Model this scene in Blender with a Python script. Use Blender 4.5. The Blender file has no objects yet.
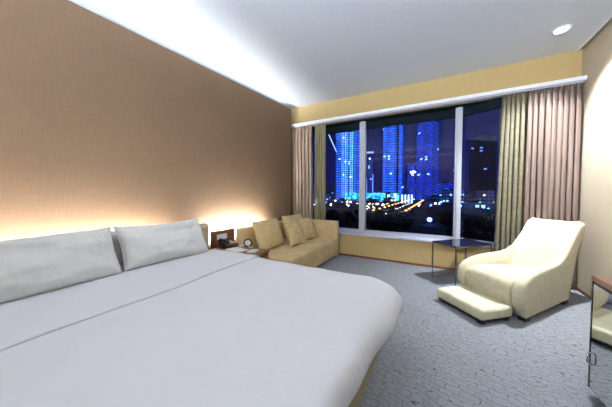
import bpy, bmesh, math, random
from mathutils import Vector, Matrix, noise
random.seed(7)
D = bpy.data
SC = bpy.context.scene
COL = SC.collection
PI = math.pi

# ------------------------------------------------------------------ object helpers
def link(o, parent=None):
    COL.objects.link(o)
    if parent is not None:
        o.parent = parent
    return o

def empty(name, label, cat, loc=(0, 0, 0), rz=0.0, group=None):
    o = D.objects.new(name, None)
    o.empty_display_size = .1
    COL.objects.link(o)
    o.location = loc
    o.rotation_euler = (0, 0, rz)
    o['label'] = label
    o['category'] = cat
    if group: o['group'] = group
    return o

def tag(o, label, cat, group=None, kind=None):
    o['label'] = label
    o['category'] = cat
    if group: o['group'] = group
    if kind: o['kind'] = kind
    return o

def build(name, bm, mats, parent=None, smooth=False, loc=(0, 0, 0), rot=(0, 0, 0), subsurf=0, angle=None):
    me = D.meshes.new(name)
    bmesh.ops.recalc_face_normals(bm, faces=bm.faces)
    bm.to_mesh(me); bm.free()
    if not isinstance(mats, (list, tuple)): mats = [mats]
    for m in mats: me.materials.append(m)
    if smooth:
        for p in me.polygons: p.use_smooth = True
        if angle:
            try: me.set_sharp_from_angle(angle=math.radians(angle))
            except Exception: pass
    o = D.objects.new(name, me)
    link(o, parent)
    o.location = loc; o.rotation_euler = rot
    if subsurf:
        md = o.modifiers.new('sub', 'SUBSURF'); md.levels = subsurf; md.render_levels = subsurf
    return o

def structure(name, bm, mat, parent=None, **k):
    o = build(name, bm, mat, parent, **k)
    if parent is None: o['kind'] = 'structure'
    return o

def box(bm, x0, x1, y0, y1, z0, z1, mat=0, M=None, bev=0.0, seg=3):
    r = bmesh.ops.create_cube(bm, size=1.0)
    vs = r['verts']
    for v in vs:
        v.co = Vector((x0 + (v.co.x + .5) * (x1 - x0), y0 + (v.co.y + .5) * (y1 - y0), z0 + (v.co.z + .5) * (z1 - z0)))
    fs = set(f for v in vs for f in v.link_faces)
    if bev > 0:
        es = list(set(e for v in vs for e in v.link_edges))
        r2 = bmesh.ops.bevel(bm, geom=es, offset=bev, segments=seg, affect='EDGES', profile=.5)
        vs = list(set(v for f in r2['faces'] for v in f.verts) | set(v for v in vs if v.is_valid))
        fs = set(f for v in vs for f in v.link_faces)
    for f in fs: f.material_index = mat
    if M is not None:
        for v in vs: v.co = M @ v.co
    return vs

def cyl(bm, r0, r1, p0, p1, seg=16, mat=0, caps=True):
    p0 = Vector(p0); p1 = Vector(p1); d = p1 - p0
    q = d.to_track_quat('Z', 'Y').to_matrix().to_4x4()
    r = bmesh.ops.create_cone(bm, cap_ends=caps, segments=seg, radius1=r0, radius2=r1, depth=d.length)
    M = Matrix.Translation((p0 + p1) / 2) @ q
    for v in r['verts']: v.co = M @ v.co
    for f in set(f for v in r['verts'] for f in v.link_faces): f.material_index = mat
    return r['verts']

def sphere(bm, c, r, sc=(1, 1, 1), u=12, v=8, mat=0):
    q = bmesh.ops.create_uvsphere(bm, u_segments=u, v_segments=v, radius=r)
    for w in q['verts']: w.co = Vector((w.co.x * sc[0] + c[0], w.co.y * sc[1] + c[1], w.co.z * sc[2] + c[2]))
    for f in set(f for w in q['verts'] for f in w.link_faces): f.material_index = mat
    return q['verts']

def lathe(bm, prof, seg=24, c=(0, 0, 0), mat=0):
    rings = []
    for r, z in prof:
        rings.append([bm.verts.new((c[0] + r * math.cos(2 * PI * i / seg), c[1] + r * math.sin(2 * PI * i / seg), c[2] + z)) for i in range(seg)])
    for a, b in zip(rings, rings[1:]):
        for i in range(seg):
            f = bm.faces.new((a[i], a[(i + 1) % seg], b[(i + 1) % seg], b[i])); f.material_index = mat
    return rings

def tube(bm, pts, r, seg=8, mat=0):
    for a, b in zip(pts, pts[1:]):
        cyl(bm, r, r, a, b, seg, mat)
    for p in pts[1:-1]:
        sphere(bm, p, r, u=seg, v=6, mat=mat)

def one(name, label, cat, mat, fn, **k):
    bm = bmesh.new(); fn(bm)
    g = k.pop('group', None)
    o = build(name, bm, mat, **k)
    return tag(o, label, cat, g)

def part(name, mat, parent, fn, **k):
    bm = bmesh.new(); fn(bm)
    return build(name, bm, mat, parent, **k)

# ------------------------------------------------------------------ material helpers
class NT:
    def __init__(s, name):
        s.m = D.materials.new(name); s.m.use_nodes = True
        s.t = s.m.node_tree; s.n = s.t.nodes; s.l = s.t.links
        s.b = s.n['Principled BSDF']; s.out = s.n['Material Output']
    def add(s, typ, **kw):
        n = s.n.new(typ)
        for k, v in kw.items(): setattr(n, k, v)
        return n
    def con(s, a, b): s.l.new(a, b)
    def put(s, inp, v):
        if hasattr(v, 'links') or isinstance(v, bpy.types.NodeSocket): s.con(v, inp)
        else: inp.default_value = v
    def math(s, op, a, b=None, c=None):
        n = s.add('ShaderNodeMath', operation=op)
        s.put(n.inputs[0], a)
        if b is not None: s.put(n.inputs[1], b)
        if c is not None: s.put(n.inputs[2], c)
        return n.outputs[0]
    def coord(s, which='Object', scale=(1, 1, 1), rot=(0, 0, 0)):
        tc = s.add('ShaderNodeTexCoord'); mp = s.add('ShaderNodeMapping')
        s.con(tc.outputs[which], mp.inputs['Vector'])
        mp.inputs['Scale'].default_value = scale; mp.inputs['Rotation'].default_value = rot
        return mp.outputs['Vector']
    def noise(s, vec, scale, detail=3, rough=.55):
        n = s.add('ShaderNodeTexNoise'); s.con(vec, n.inputs['Vector'])
        n.inputs['Scale'].default_value = scale; n.inputs['Detail'].default_value = detail
        n.inputs['Roughness'].default_value = rough
        return n.outputs['Fac']
    def ramp(s, fac, stops):
        r = s.add('ShaderNodeValToRGB'); s.con(fac, r.inputs['Fac'])
        e = r.color_ramp.elements
        while len(e) < len(stops): e.new(.5)
        for q, (p, c) in zip(e, stops):
            q.position = p; q.color = (c[0], c[1], c[2], 1)
        return r.outputs['Color']
    def bump(s, h, strength=.3, dist=.01):
        b = s.add('ShaderNodeBump'); b.inputs['Strength'].default_value = strength
        b.inputs['Distance'].default_value = dist
        s.con(h, b.inputs['Height']); s.con(b.outputs['Normal'], s.b.inputs['Normal'])
    def base(s, v):
        if isinstance(v, tuple): s.b.inputs['Base Color'].default_value = (v[0], v[1], v[2], 1)
        else: s.con(v, s.b.inputs['Base Color'])
    def rough(s, v): s.put(s.b.inputs['Roughness'], v)

def srgb(r, g, b):
    f = lambda c: ((c / 255 + .055) / 1.055) ** 2.4 if c > 10 else c / 255 / 12.92
    return (f(r), f(g), f(b))

def plain(name, c, rough=.6, metal=0.0, spec=None, emit=None, es=0):
    t = NT(name)
    nz = t.noise(t.coord('Object'), 30, 2)
    t.base(t.ramp(nz, [(0, tuple(x * .94 for x in c)), (1, tuple(min(1, x * 1.06) for x in c))]))
    t.rough(rough); t.b.inputs['Metallic'].default_value = metal
    if spec is not None: t.b.inputs['Specular IOR Level'].default_value = spec
    if emit:
        t.b.inputs['Emission Color'].default_value = (*emit, 1); t.b.inputs['Emission Strength'].default_value = es
    return t.m

def fabric(name, c, scale=220, var=.12, rough=.9, bump=.25, mott=None, msc=14, sheen=0.0):
    t = NT(name)
    v = t.coord('Object')
    fine = t.noise(v, scale, 2)
    big = t.noise(v, msc, 4, .6)
    c2 = mott if mott else tuple(x * (1 - var) for x in c)
    base = t.ramp(big, [(.35, c2), (.62, c)])
    mx = t.add('ShaderNodeMixRGB', blend_type='MULTIPLY'); mx.inputs[0].default_value = .5
    t.con(base, mx.inputs[1]); t.con(t.ramp(fine, [(.3, (.75,) * 3), (.7, (1,) * 3)]), mx.inputs[2])
    t.base(mx.outputs[0]); t.rough(rough)
    t.b.inputs['Sheen Weight'].default_value = sheen
    t.b.inputs['Specular IOR Level'].default_value = .2
    t.bump(fine, bump, .002)
    return t.m

def woven(name, c1, c2, rough=.8):
    t = NT(name)
    h = t.noise(t.coord('Object', (6, 6, 420)), 1, 2)
    w = t.noise(t.coord('Object', (240, 240, 7)), 1, 2)
    b = t.noise(t.coord('Object', (1, 1, 1)), 2.2, 3)
    s = t.math('ADD', t.math('MULTIPLY', h, .55), t.math('MULTIPLY', w, .45))
    s2 = t.math('ADD', t.math('MULTIPLY', s, .85), t.math('MULTIPLY', b, .15))
    t.base(t.ramp(s2, [(.36, c1), (.64, c2)])); t.rough(rough)
    t.b.inputs['Specular IOR Level'].default_value = .25
    t.bump(s, .3, .002)
    return t.m

def wood(name, c1, c2, rough=.3, sc=(2, 30, 30)):
    t = NT(name)
    n = t.noise(t.coord('Object', sc), 1.6, 5, .6)
    t.base(t.ramp(n, [(.3, c1), (.7, c2)])); t.rough(rough)
    return t.m

M = {}
M['ceiling'] = plain('ceiling_paint', (.76, .82, .90), .9, spec=.1)
M['wall_brown'] = woven('brown_grasscloth', (.108, .067, .038), (.155, .099, .058))
M['wall_beige'] = woven('beige_wallpaper', (.47, .335, .145), (.54, .395, .18), .75)
M['wall_right'] = woven('pale_wallpaper', (.53, .445, .33), (.60, .51, .385), .7)
M['white_paint'] = plain('white_paint', (.86, .86, .90), .5)
M['skirting'] = wood('skirting_wood', (.12, .03, .015), (.22, .065, .03), .35)
M['redwood'] = wood('red_wood', (.10, .032, .014), (.20, .07, .03), .28, (6, 30, 30))
M['cabtop'] = wood('cabinet_wood', (.20, .09, .055), (.33, .16, .10), .35, (30, 3, 30))
M['linen'] = None
M['frame'] = plain('window_frame_metal', (.50, .50, .56), .4, .1)
M['header'] = plain('window_header', (.008, .014, .018), .9, spec=.05)
M['sill'] = plain('sill_stone', (.55, .57, .66), .3)
M['black'] = plain('black_lacquer', (.012, .012, .014), .25)
M['darkfoot'] = plain('dark_foot_wood', (.018, .013, .01), .4)
M['chrome'] = plain('chrome', (.42, .43, .46), .12, 1.0)
M['mirror'] = None
M['sofa'] = fabric('tan_velvet', (.66, .50, .26), 240, .12, .85, .2, mott=(.56, .41, .20), msc=7, sheen=.08)
M['throw'] = fabric('tan_cushion_cloth', (.66, .49, .25), 260, .12, .8, .25, mott=(.50, .36, .17), msc=16, sheen=.08)
M['headboard'] = fabric('headboard_cloth', (.66, .53, .31), 180, .1, .8, .2)
M['bedbase'] = fabric('bed_base_cloth', (.34, .275, .165), 200, .1, .85, .2)
M['chair'] = fabric('cream_chenille', (.74, .67, .50), 260, .1, .9, .3, mott=(.65, .57, .36), msc=26, sheen=.15)
M['ottoman'] = fabric('cream_chenille_dull', (.72, .67, .50), 260, .1, .9, .3, mott=(.64, .58, .38), msc=26, sheen=.1)
M['glasstop'] = plain('dark_glass_top', (.01, .012, .03), .06)
M['phone'] = plain('phone_plastic', (.02, .02, .025), .35)
M['plate'] = plain('switch_plate', (.75, .75, .72), .4)
M['paper'] = plain('paper', (.72, .70, .64), .7)
M['papergrey'] = plain('printed_paper', (.38, .36, .32), .7)
M['brass'] = plain('brass', (.80, .58, .22), .25, .9)
M['dial'] = plain('clock_dial', (.85, .85, .82), .4)
M['clockcase'] = plain('clock_case', (.05, .02, .012), .3)
M['china'] = plain('china', (.8, .8, .82), .2)

def linen(name, c):
    t = NT(name)
    v = t.coord('Object')
    n = t.noise(v, 3.0, 4, .6); fine = t.noise(v, 400, 2)
    t.base(t.ramp(n, [(.3, tuple(x * .97 for x in c)), (.7, c)])); t.rough(.85)
    t.b.inputs['Specular IOR Level'].default_value = .15
    t.bump(t.math('ADD', t.math('MULTIPLY', t.noise(v, 9, 4, .6), 1), t.math('MULTIPLY', fine, .04)), .55, .03)
    return t.m
M['linen'] = linen('white_linen', (.76, .76, .80))
M['pillow'] = linen('white_pillowcase', (.78, .78, .76))

# striped pillowcase
t = NT('striped_pillowcase'); w = t.add('ShaderNodeTexWave', wave_type='BANDS', bands_direction='Z')
t.con(t.coord('Object'), w.inputs['Vector']); w.inputs['Scale'].default_value = 22
t.base(t.ramp(w.outputs['Fac'], [(.4, (.45, .45, .46)), (.6, (.70, .70, .70))])); t.rough(.85)
M['striped'] = t.m

t = NT('mirror_glass'); t.base((.86, .90, .88)); t.rough(.015); t.b.inputs['Metallic'].default_value = 1
M['mirror'] = t.m

# carpet : pale grey blue loop with a crackle of wavering brick-like lines
t = NT('carpet_loop')
v = t.coord('Object', (1, 1, 1), (0, 0, math.radians(8)))
dist = t.add('ShaderNodeTexNoise'); t.con(v, dist.inputs['Vector']); dist.inputs['Scale'].default_value = 9; dist.inputs['Detail'].default_value = 3
mx = t.add('ShaderNodeMixRGB', blend_type='ADD'); mx.inputs[0].default_value = .13
t.con(v, mx.inputs[1]); t.con(dist.outputs['Color'], mx.inputs[2])
br = t.add('ShaderNodeTexBrick'); t.con(mx.outputs[0], br.inputs['Vector'])
br.inputs['Scale'].default_value = 1.0; br.inputs['Brick Width'].default_value = .070
br.inputs['Row Height'].default_value = .036; br.inputs['Mortar Size'].default_value = .0020
br.inputs['Mortar Smooth'].default_value = .6; br.offset = .37
br.inputs['Color1'].default_value = (1, 1, 1, 1); br.inputs['Color2'].default_value = (.93, .93, .93, 1); br.inputs['Mortar'].default_value = (.36, .36, .38, 1)
f1 = t.noise(v, 260, 2); f2 = t.noise(v, 30, 4)
g = t.math('MULTIPLY', t.math('ADD', t.math('MULTIPLY', f1, .5), .75), t.math('ADD', t.math('MULTIPLY', f2, .35), .82))
m2 = t.add('ShaderNodeMixRGB', blend_type='MULTIPLY'); m2.inputs[0].default_value = 1
t.con(br.outputs['Color'], m2.inputs[1]); m2.inputs[2].default_value = (.238, .247, .268, 1)
m3 = t.add('ShaderNodeMixRGB', blend_type='MULTIPLY'); m3.inputs[0].default_value = 1
t.con(m2.outputs[0], m3.inputs[1]); t.con(g, m3.inputs[2])
t.base(m3.outputs[0]); t.rough(.95); t.b.inputs['Specular IOR Level'].default_value = .1
t.bump(t.math('ADD', br.outputs['Fac'], t.math('MULTIPLY', f1, -.5)), -.5, .004)
M['carpet'] = t.m

def curtain_mat(name, c1, c2, rough, sheen, transl=0.0, weave=False):
    t = NT(name)
    v = t.coord('Object')
    if weave:
        n = t.add('ShaderNodeTexBrick'); t.con(t.coord('Object', (1, 1, 1), (PI / 2, 0, 0)), n.inputs['Vector'])
        n.inputs['Brick Width'].default_value = .03; n.inputs['Row Height'].default_value = .014
        n.inputs['Mortar Size'].default_value = .0035; n.inputs['Scale'].default_value = 1
        n.inputs['Color1'].default_value = (*c1, 1); n.inputs['Color2'].default_value = (*c2, 1); n.inputs['Mortar'].default_value = (c2[0] * .55, c2[1] * .55, c2[2] * .5, 1)
        t.con(n.outputs['Color'], t.b.inputs['Base Color'])
    else:
        t.base(t.ramp(t.noise(t.coord('Object', (60, 60, 2)), 1, 2), [(.3, c1), (.7, c2)]))
    t.rough(rough); t.b.inputs['Sheen Weight'].default_value = sheen
    t.b.inputs['Sheen Roughness'].default_value = .3
    if transl:
        tr = t.add('ShaderNodeBsdfTransparent'); mi = t.add('ShaderNodeMixShader'); mi.inputs[0].default_value = transl
        t.con(t.b.outputs[0], mi.inputs[1]); t.con(tr.outputs[0], mi.inputs[2]); t.con(mi.outputs[0], t.out.inputs['Surface'])
    return t.m
M['pink'] = curtain_mat('rose_satin', (.155, .105, .085), (.25, .178, .148), .38, .05)
M['rose_warm'] = curtain_mat('rose_satin_left', (.28, .19, .125), (.46, .34, .25), .30, .1)
M['sheer'] = curtain_mat('olive_net', (.40, .35, .235), (.22, .19, .12), .7, .05, .08, True)
M['sheer_thin'] = curtain_mat('olive_net_thin', (.46, .40, .22), (.32, .27, .13), .7, .1, .45)

t = NT('window_glass')
t.n.remove(t.b)
fr = t.add('ShaderNodeFresnel'); fr.inputs['IOR'].default_value = 1.5
tr = t.add('ShaderNodeBsdfTransparent'); tr.inputs[0].default_value = (.80, .86, .97, 1)
gl = t.add('ShaderNodeBsdfGlossy'); gl.inputs['Roughness'].default_value = .0; gl.inputs[0].default_value = (.55, .6, .8, 1)
mi = t.add('ShaderNodeMixShader'); t.con(fr.outputs[0], mi.inputs[0]); t.con(tr.outputs[0], mi.inputs[1]); t.con(gl.outputs[0], mi.inputs[2])
t.con(mi.outputs[0], t.out.inputs['Surface'])
M['glass'] = t.m

def emis(name, c, s):
    t = NT(name); t.base((.02, .02, .02)); t.b.inputs['Emission Color'].default_value = (*c, 1); t.b.inputs['Emission Strength'].default_value = s
    return t.m
M['lamp_disc'] = emis('lamp_disc', (1, .97, .92), 30)

# ------------------------------------------------------------------ the room
RX = 1.40            # right wall
YB = 3.86            # wall under the window
YN = -1.9            # wall behind the camera
LX = -2.86           # structural left wall (behind the papered panel)
CZ = 2.70
def panel_x(y): return -2.331 + (y - 3.62) * (2.541 - 2.331) / (3.62 - .743)

bm = bmesh.new(); box(bm, LX - .1, RX + .1, YN - .1, YB + .25, -.1, 0); structure('floor', bm, M['carpet'])
bm = bmesh.new(); box(bm, LX - .1, 1.345, YN - .1, YB + .25, CZ, CZ + .12)
box(bm, 1.345, RX + .1, YN - .1, YB + .25, CZ + .035, CZ + .12); structure('ceiling', bm, M['ceiling'])
bm = bmesh.new(); box(bm, LX - .1, LX, YN - .1, YB + .25, 0, CZ); structure('wall_left', bm, M['white_paint'])
bm = bmesh.new(); box(bm, RX, RX + .1, YN - .1, YB + .25, 0, CZ + .035); structure('wall_right', bm, M['wall_right'])
bm = bmesh.new(); box(bm, LX, RX, YN - .1, YN, 0, CZ); structure('wall_behind', bm, M['wall_beige'])
# wall under the window, pier behind the right curtain, pier behind the left curtain, fascia above
bm = bmesh.new()
box(bm, LX, RX, YB, YB + .2, 0, .37)
box(bm, .72, RX, YB, YB + .2, .37, CZ)
box(bm, LX, -2.25, YB, YB + .2, .37, CZ)
box(bm, -2.25, .72, YB, YB + .2, 2.30, CZ)
structure('wall_window', bm, M['wall_beige'])
# papered panel in front of the left wall, standing clear of the ceiling
bm = bmesh.new()
ang = math.atan2(panel_x(3.62) - panel_x(YN + .02), 3.62 - YN - .02)
L = math.hypot(panel_x(3.62) - panel_x(YN + .02), 3.62 - YN - .02)
box(bm, -.03, 0, 0, L, 0, 2.60)
pan = structure('wall_panel', bm, M['wall_brown'], loc=(panel_x(YN + .02), YN + .02, 0), rot=(0, 0, -ang))
# trough floor behind the panel carrying the cove light
bm = bmesh.new()
vs = [(panel_x(YN + .02) - .031, YN + .02), (panel_x(3.62) - .031, 3.62), (LX, 3.62), (LX, YN + .02)]
for z in (2.52, 2.54):
    bm.faces.new([bm.verts.new((x, y, z)) for x, y in vs])
structure('trim_1', bm, M['white_paint'])

# skirting
bm = bmesh.new(); box(bm, -2.34, RX - .012, YB - .012, YB, 0, .03, bev=.003, seg=1); structure('baseboard_window', bm, M['skirting'])
bm = bmesh.new(); box(bm, RX - .012, RX, YN, YB - .012, 0, .03, bev=.003, seg=1); structure('baseboard_right', bm, M['skirting'])

# sill
bm = bmesh.new(); box(bm, -2.25, .72, YB - .03, YB + .2, .37, .40, bev=.006, seg=2); structure('trim_2', bm, M['sill'])
bm = bmesh.new(); box(bm, -2.25, .72, YB + .002, YB + .16, 2.284, 2.30); structure('trim_5', bm, M['header'])
# shadow gap moulding along the right ceiling edge
bm = bmesh.new(); box(bm, 1.345, 1.365, YN, YB, CZ - .02, CZ + .034, bev=.004, seg=1); structure('trim_3', bm, M['white_paint'])

# window : frame, mullions, panes (the right pane turns in towards the room)
WY = 4.01
bm = bmesh.new()
box(bm, -2.25, .25, WY - .02, WY + .04, .40, .45)
fr = structure('window_1', bm, M['frame'])
part('header', M['header'], fr, lambda b: box(b, -2.25, .25, WY - .01, WY + .04, 2.17, 2.30))
for i, (x0, x1) in enumerate(((-1.165, -1.065), (.212, .296))):
    part('mullion', M['frame'], fr, lambda b: (box(b, x0, x1, WY - .06, WY + .04, .40, 2.30, bev=.004, seg=1), box(b, x0 + .025, x1 - .025, WY - .075, WY - .06, .40, 2.30, bev=.003, seg=1)))
for x0, x1 in ((-2.25, -1.165), (-1.065, .212)):
    part('pane', M['glass'], fr, lambda b: box(b, x0, x1, WY + .015, WY + .02, .45, 2.17))
a = Vector((.29, WY, 0)); e = Vector((.735, WY - .20, 0)); dd = (e - a); W3 = dd.length; an = math.atan2(dd.y, dd.x)
bm = bmesh.new(); box(bm, 0, W3, -.02, .03, .40, .44); w2 = structure('window_2', bm, M['frame'], loc=a, rot=(0, 0, an))
part('header', M['header'], w2, lambda b: box(b, 0, W3, -.01, .03, 2.17, 2.30))
part('pane', M['glass'], w2, lambda b: box(b, 0, W3, .005, .01, .44, 2.17))

# curtain track: white box rail under the fascia
ct = empty('curtain_track', 'long white curtain track running under the beige fascia above the window', 'curtain track', (0, 3.78, 2.29))
part('rail', M['white_paint'], ct, lambda b: box(b, -2.43, RX - .005, -.06, .078, .025, .07, bev=.006, seg=2))
part('channel', M['frame'], ct, lambda b: (box(b, -2.42, RX - .01, -.025, -.005, .01, .026), box(b, -2.42, RX - .01, .02, .04, .01, .026)))

# ------------------------------------------------------------------ curtains
def curtain(name, label, mat, xt0, xt1, xb0, xb1, y, folds, amp, ztop=2.298, zbot=.03, seed=1, thick=.002, nz=26, cat='curtain'):
    rnd = random.Random(seed)
    ph = [rnd.uniform(-.5, .5) for _ in range(folds + 2)]
    am = [rnd.uniform(.65, 1.25) for _ in range(folds + 2)]
    N = folds * 12
    bm = bmesh.new(); rows = []
    for j in range(nz + 1):
        t = j / nz; z = ztop + (zbot - ztop) * t
        row = []
        k = min(1, t * 9)
        for i in range(N + 1):
            s = i / N
            q = s * folds; c = int(q)
            A = (am[c] * (1 - (q - c)) + am[min(c + 1, folds)] * (q - c))
            P = (ph[c] * (1 - (q - c)) + ph[min(c + 1, folds)] * (q - c))
            w = 2 * PI * q + P + .35 * math.sin(t * 3 + c)
            x0 = xt0 + (xb0 - xt0) * min(1, t * 1.2) ** .7; x1 = xt1 + (xb1 - xt1) * min(1, t * 1.2) ** .7
            yy = y + amp * A * (.35 + .65 * k) * (1 - 2 * abs(math.sin(w / 2)) ** .6) + .006 * noise.noise((s * 9, z * 1.5, seed))
            xx = x0 + (x1 - x0) * s + amp * .30 * A * math.sin(2 * w) * k
            row.append(bm.verts.new((xx, yy, z)))
        rows.append(row)
    for r0, r1 in zip(rows, rows[1:]):
        for i in range(N): bm.faces.new((r0[i], r0[i + 1], r1[i + 1], r1[i]))
    root = empty(name, label, cat, ((xb0 + xb1) / 2, y, zbot))
    o = build('drape', bm, mat, root, smooth=True)
    o.location = (-(xb0 + xb1) / 2, -y, -zbot)
    sd = o.modifiers.new('thick', 'SOLIDIFY'); sd.thickness = thick; sd.offset = 0
    def head(b): box(b, xt0 - (xb0 + xb1) / 2, xt1 - (xb0 + xb1) / 2, -.004, .004, 2.27 - zbot, 2.299 - zbot)
    part('heading_tape', mat, root, head)
    return root
curtain('drape_curtain', 'rose beige satin drape gathered at the left end of the window behind the sofa', M['rose_warm'], -2.40, -1.98, -2.37, -1.97, 3.785, 6, .055, seed=3)
curtain('net_curtain', 'narrow see-through olive net curtain beside the left drape', M['sheer_thin'], -1.94, -1.73, -1.95, -1.73, 3.80, 4, .020, seed=5)
curtain('net_curtain', 'olive woven net curtain bunched between the window and the right drape', M['sheer'], .69, .905, .65, .895, 3.785, 5, .045, seed=9)
curtain('drape_curtain', 'wide rose pink satin drape gathered in the right corner behind the armchair', M['pink'], .925, 1.374, .915, 1.376, 3.782, 9, .052, seed=12)

# ------------------------------------------------------------------ ceiling downlights
def downlight(x, y, label, power, ang=118, blend=.6, color=(.88, .94, 1.0), r=.055, size=.05):
    d = empty('downlight', label, 'ceiling light', (x, y, CZ - .012))
    def ring(b):
        lathe(b, [(r + .016, .012), (r + .014, .002), (r + .002, .0), (r, .004), (r - .004, .0118)], 28)
    part('trim_ring', M['white_paint'], d, ring, smooth=True)
    part('lens', M['lamp_disc'], d, lambda b: lathe(b, [(r - .006, .0105), (.002, .0100)], 28))
    l = D.lights.new('spot_beam', 'SPOT'); l.energy = power; l.spot_size = math.radians(ang); l.spot_blend = blend
    l.color = color; l.shadow_soft_size = size
    o = D.objects.new('spot_beam', l); link(o, d); o.location = (0, 0, -.01)
    return d
downlight(1.042, 3.29, 'round recessed ceiling downlight above the cream armchair', 560, 98, 1.0)
# unseen spots added further back to brighten carpet, bed and sofa
for x, y, p, a_ in ((.95, 1.2, 40, 120), (-.4, .3, 8, 140), (-1.25, 1.15, 50, 140)):
    l = D.lights.new('spot_beam', 'SPOT'); l.energy = p; l.spot_size = math.radians(a_); l.spot_blend = .8
    l.color = (.86, .93, 1.0); l.shadow_soft_size = .05
    o = D.objects.new('spot_beam', l); link(o); o.location = (x, y, CZ - .02)

def area(name, loc, size, power, color, rot=(0, 0, 0), parent=None):
    l = D.lights.new(name, 'AREA'); l.shape = 'RECTANGLE'; l.size = size[0]; l.size_y = size[1]; l.energy = power; l.color = color
    o = D.objects.new(name, l); link(o, parent); o.location = loc; o.rotation_euler = rot
    return o
# cove strip behind the top of the panel, facing the ceiling
cy = (YN + 3.60) / 2
area('ceiling_strip', (panel_x(cy) - .075, cy, 2.588), (.05, 3.60 - YN - .1), 13, (.74, .87, 1.0), (PI, math.radians(58), -ang), None)
bm = bmesh.new(); box(bm, -2.3, RX, YN, YN + .16, 2.42, 2.44); box(bm, -2.3, RX, YN + .16, YN + .18, 2.42, 2.50); structure('trim_4', bm, M['white_paint'])  # added ledge behind the camera, holding the ceiling fill strip
area('ceiling_strip', (-.45, YN + .12, 2.49), (3.4, .05), 90, (.80, .90, 1.0), (math.radians(180 - 50) , 0, 0))  # added strip on that ledge, out of view, lifting the ceiling brightness
# added fill lights near the rear wall, out of view, brightening the ceiling
for x in (-.8, .6):
    l = D.lights.new('ceiling_fill', 'AREA'); l.shape = 'DISK'; l.size = .22; l.energy = 220; l.color = (.74, .85, 1.0)
    o = D.objects.new('ceiling_fill', l); link(o); o.location = (x, YN + .25, 1.85); o.rotation_euler = (math.radians(180 - 25), 0, 0)
# warm strip hidden behind the headboard / sofa back, washing up the panel
wy = 1.2
hs = area('headboard_strip', (panel_x(wy) + .075, wy, .52), (.05, 3.35), 440, (1.0, .98, .95), (PI, math.radians(-60), -ang), None)
hs.data.spread = math.radians(168)

# ------------------------------------------------------------------ bed
bed = empty('bed', 'king size bed with tan upholstered base standing against the brown wall', 'bed', (-1.3, .68, 0))
def L3(p): return (p[0] + 1.3, p[1] - .68, p[2])
def bb(b, x0, x1, y0, y1, z0, z1, bev=.0, seg=3): box(b, x0 + 1.3, x1 + 1.3, y0 - .68, y1 - .68, z0, z1, bev=bev, seg=seg)
part('base', M['bedbase'], bed, lambda b: bb(b, -2.32, -.315, -.32, 1.665, .03, .30, .025), smooth=True, angle=40)
part('mattress', M['linen'], bed, lambda b: bb(b, -2.32, -.33, -.31, 1.655, .30, .478, .05, 4), smooth=True, angle=40)
for x in (-2.2, -.45):
    for y in (-.2, 1.55):
        part('leg', M['darkfoot'], bed, lambda b: cyl(b, .025, .03, (x + 1.3, y - .68, 0), (x + 1.3, y - .68, .035), 12))
def hb(b):
    # rounded tan headboard slab with a softly rolled top and ends
    pts = []
    N = 14
    y0, y1, zt = -.50, 1.85, .735
    bb(b, -2.42, -2.325, y0, y1, .03, zt, .045, 5)
part('headboard', M['headboard'], bed, hb, smooth=True, angle=50)

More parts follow.
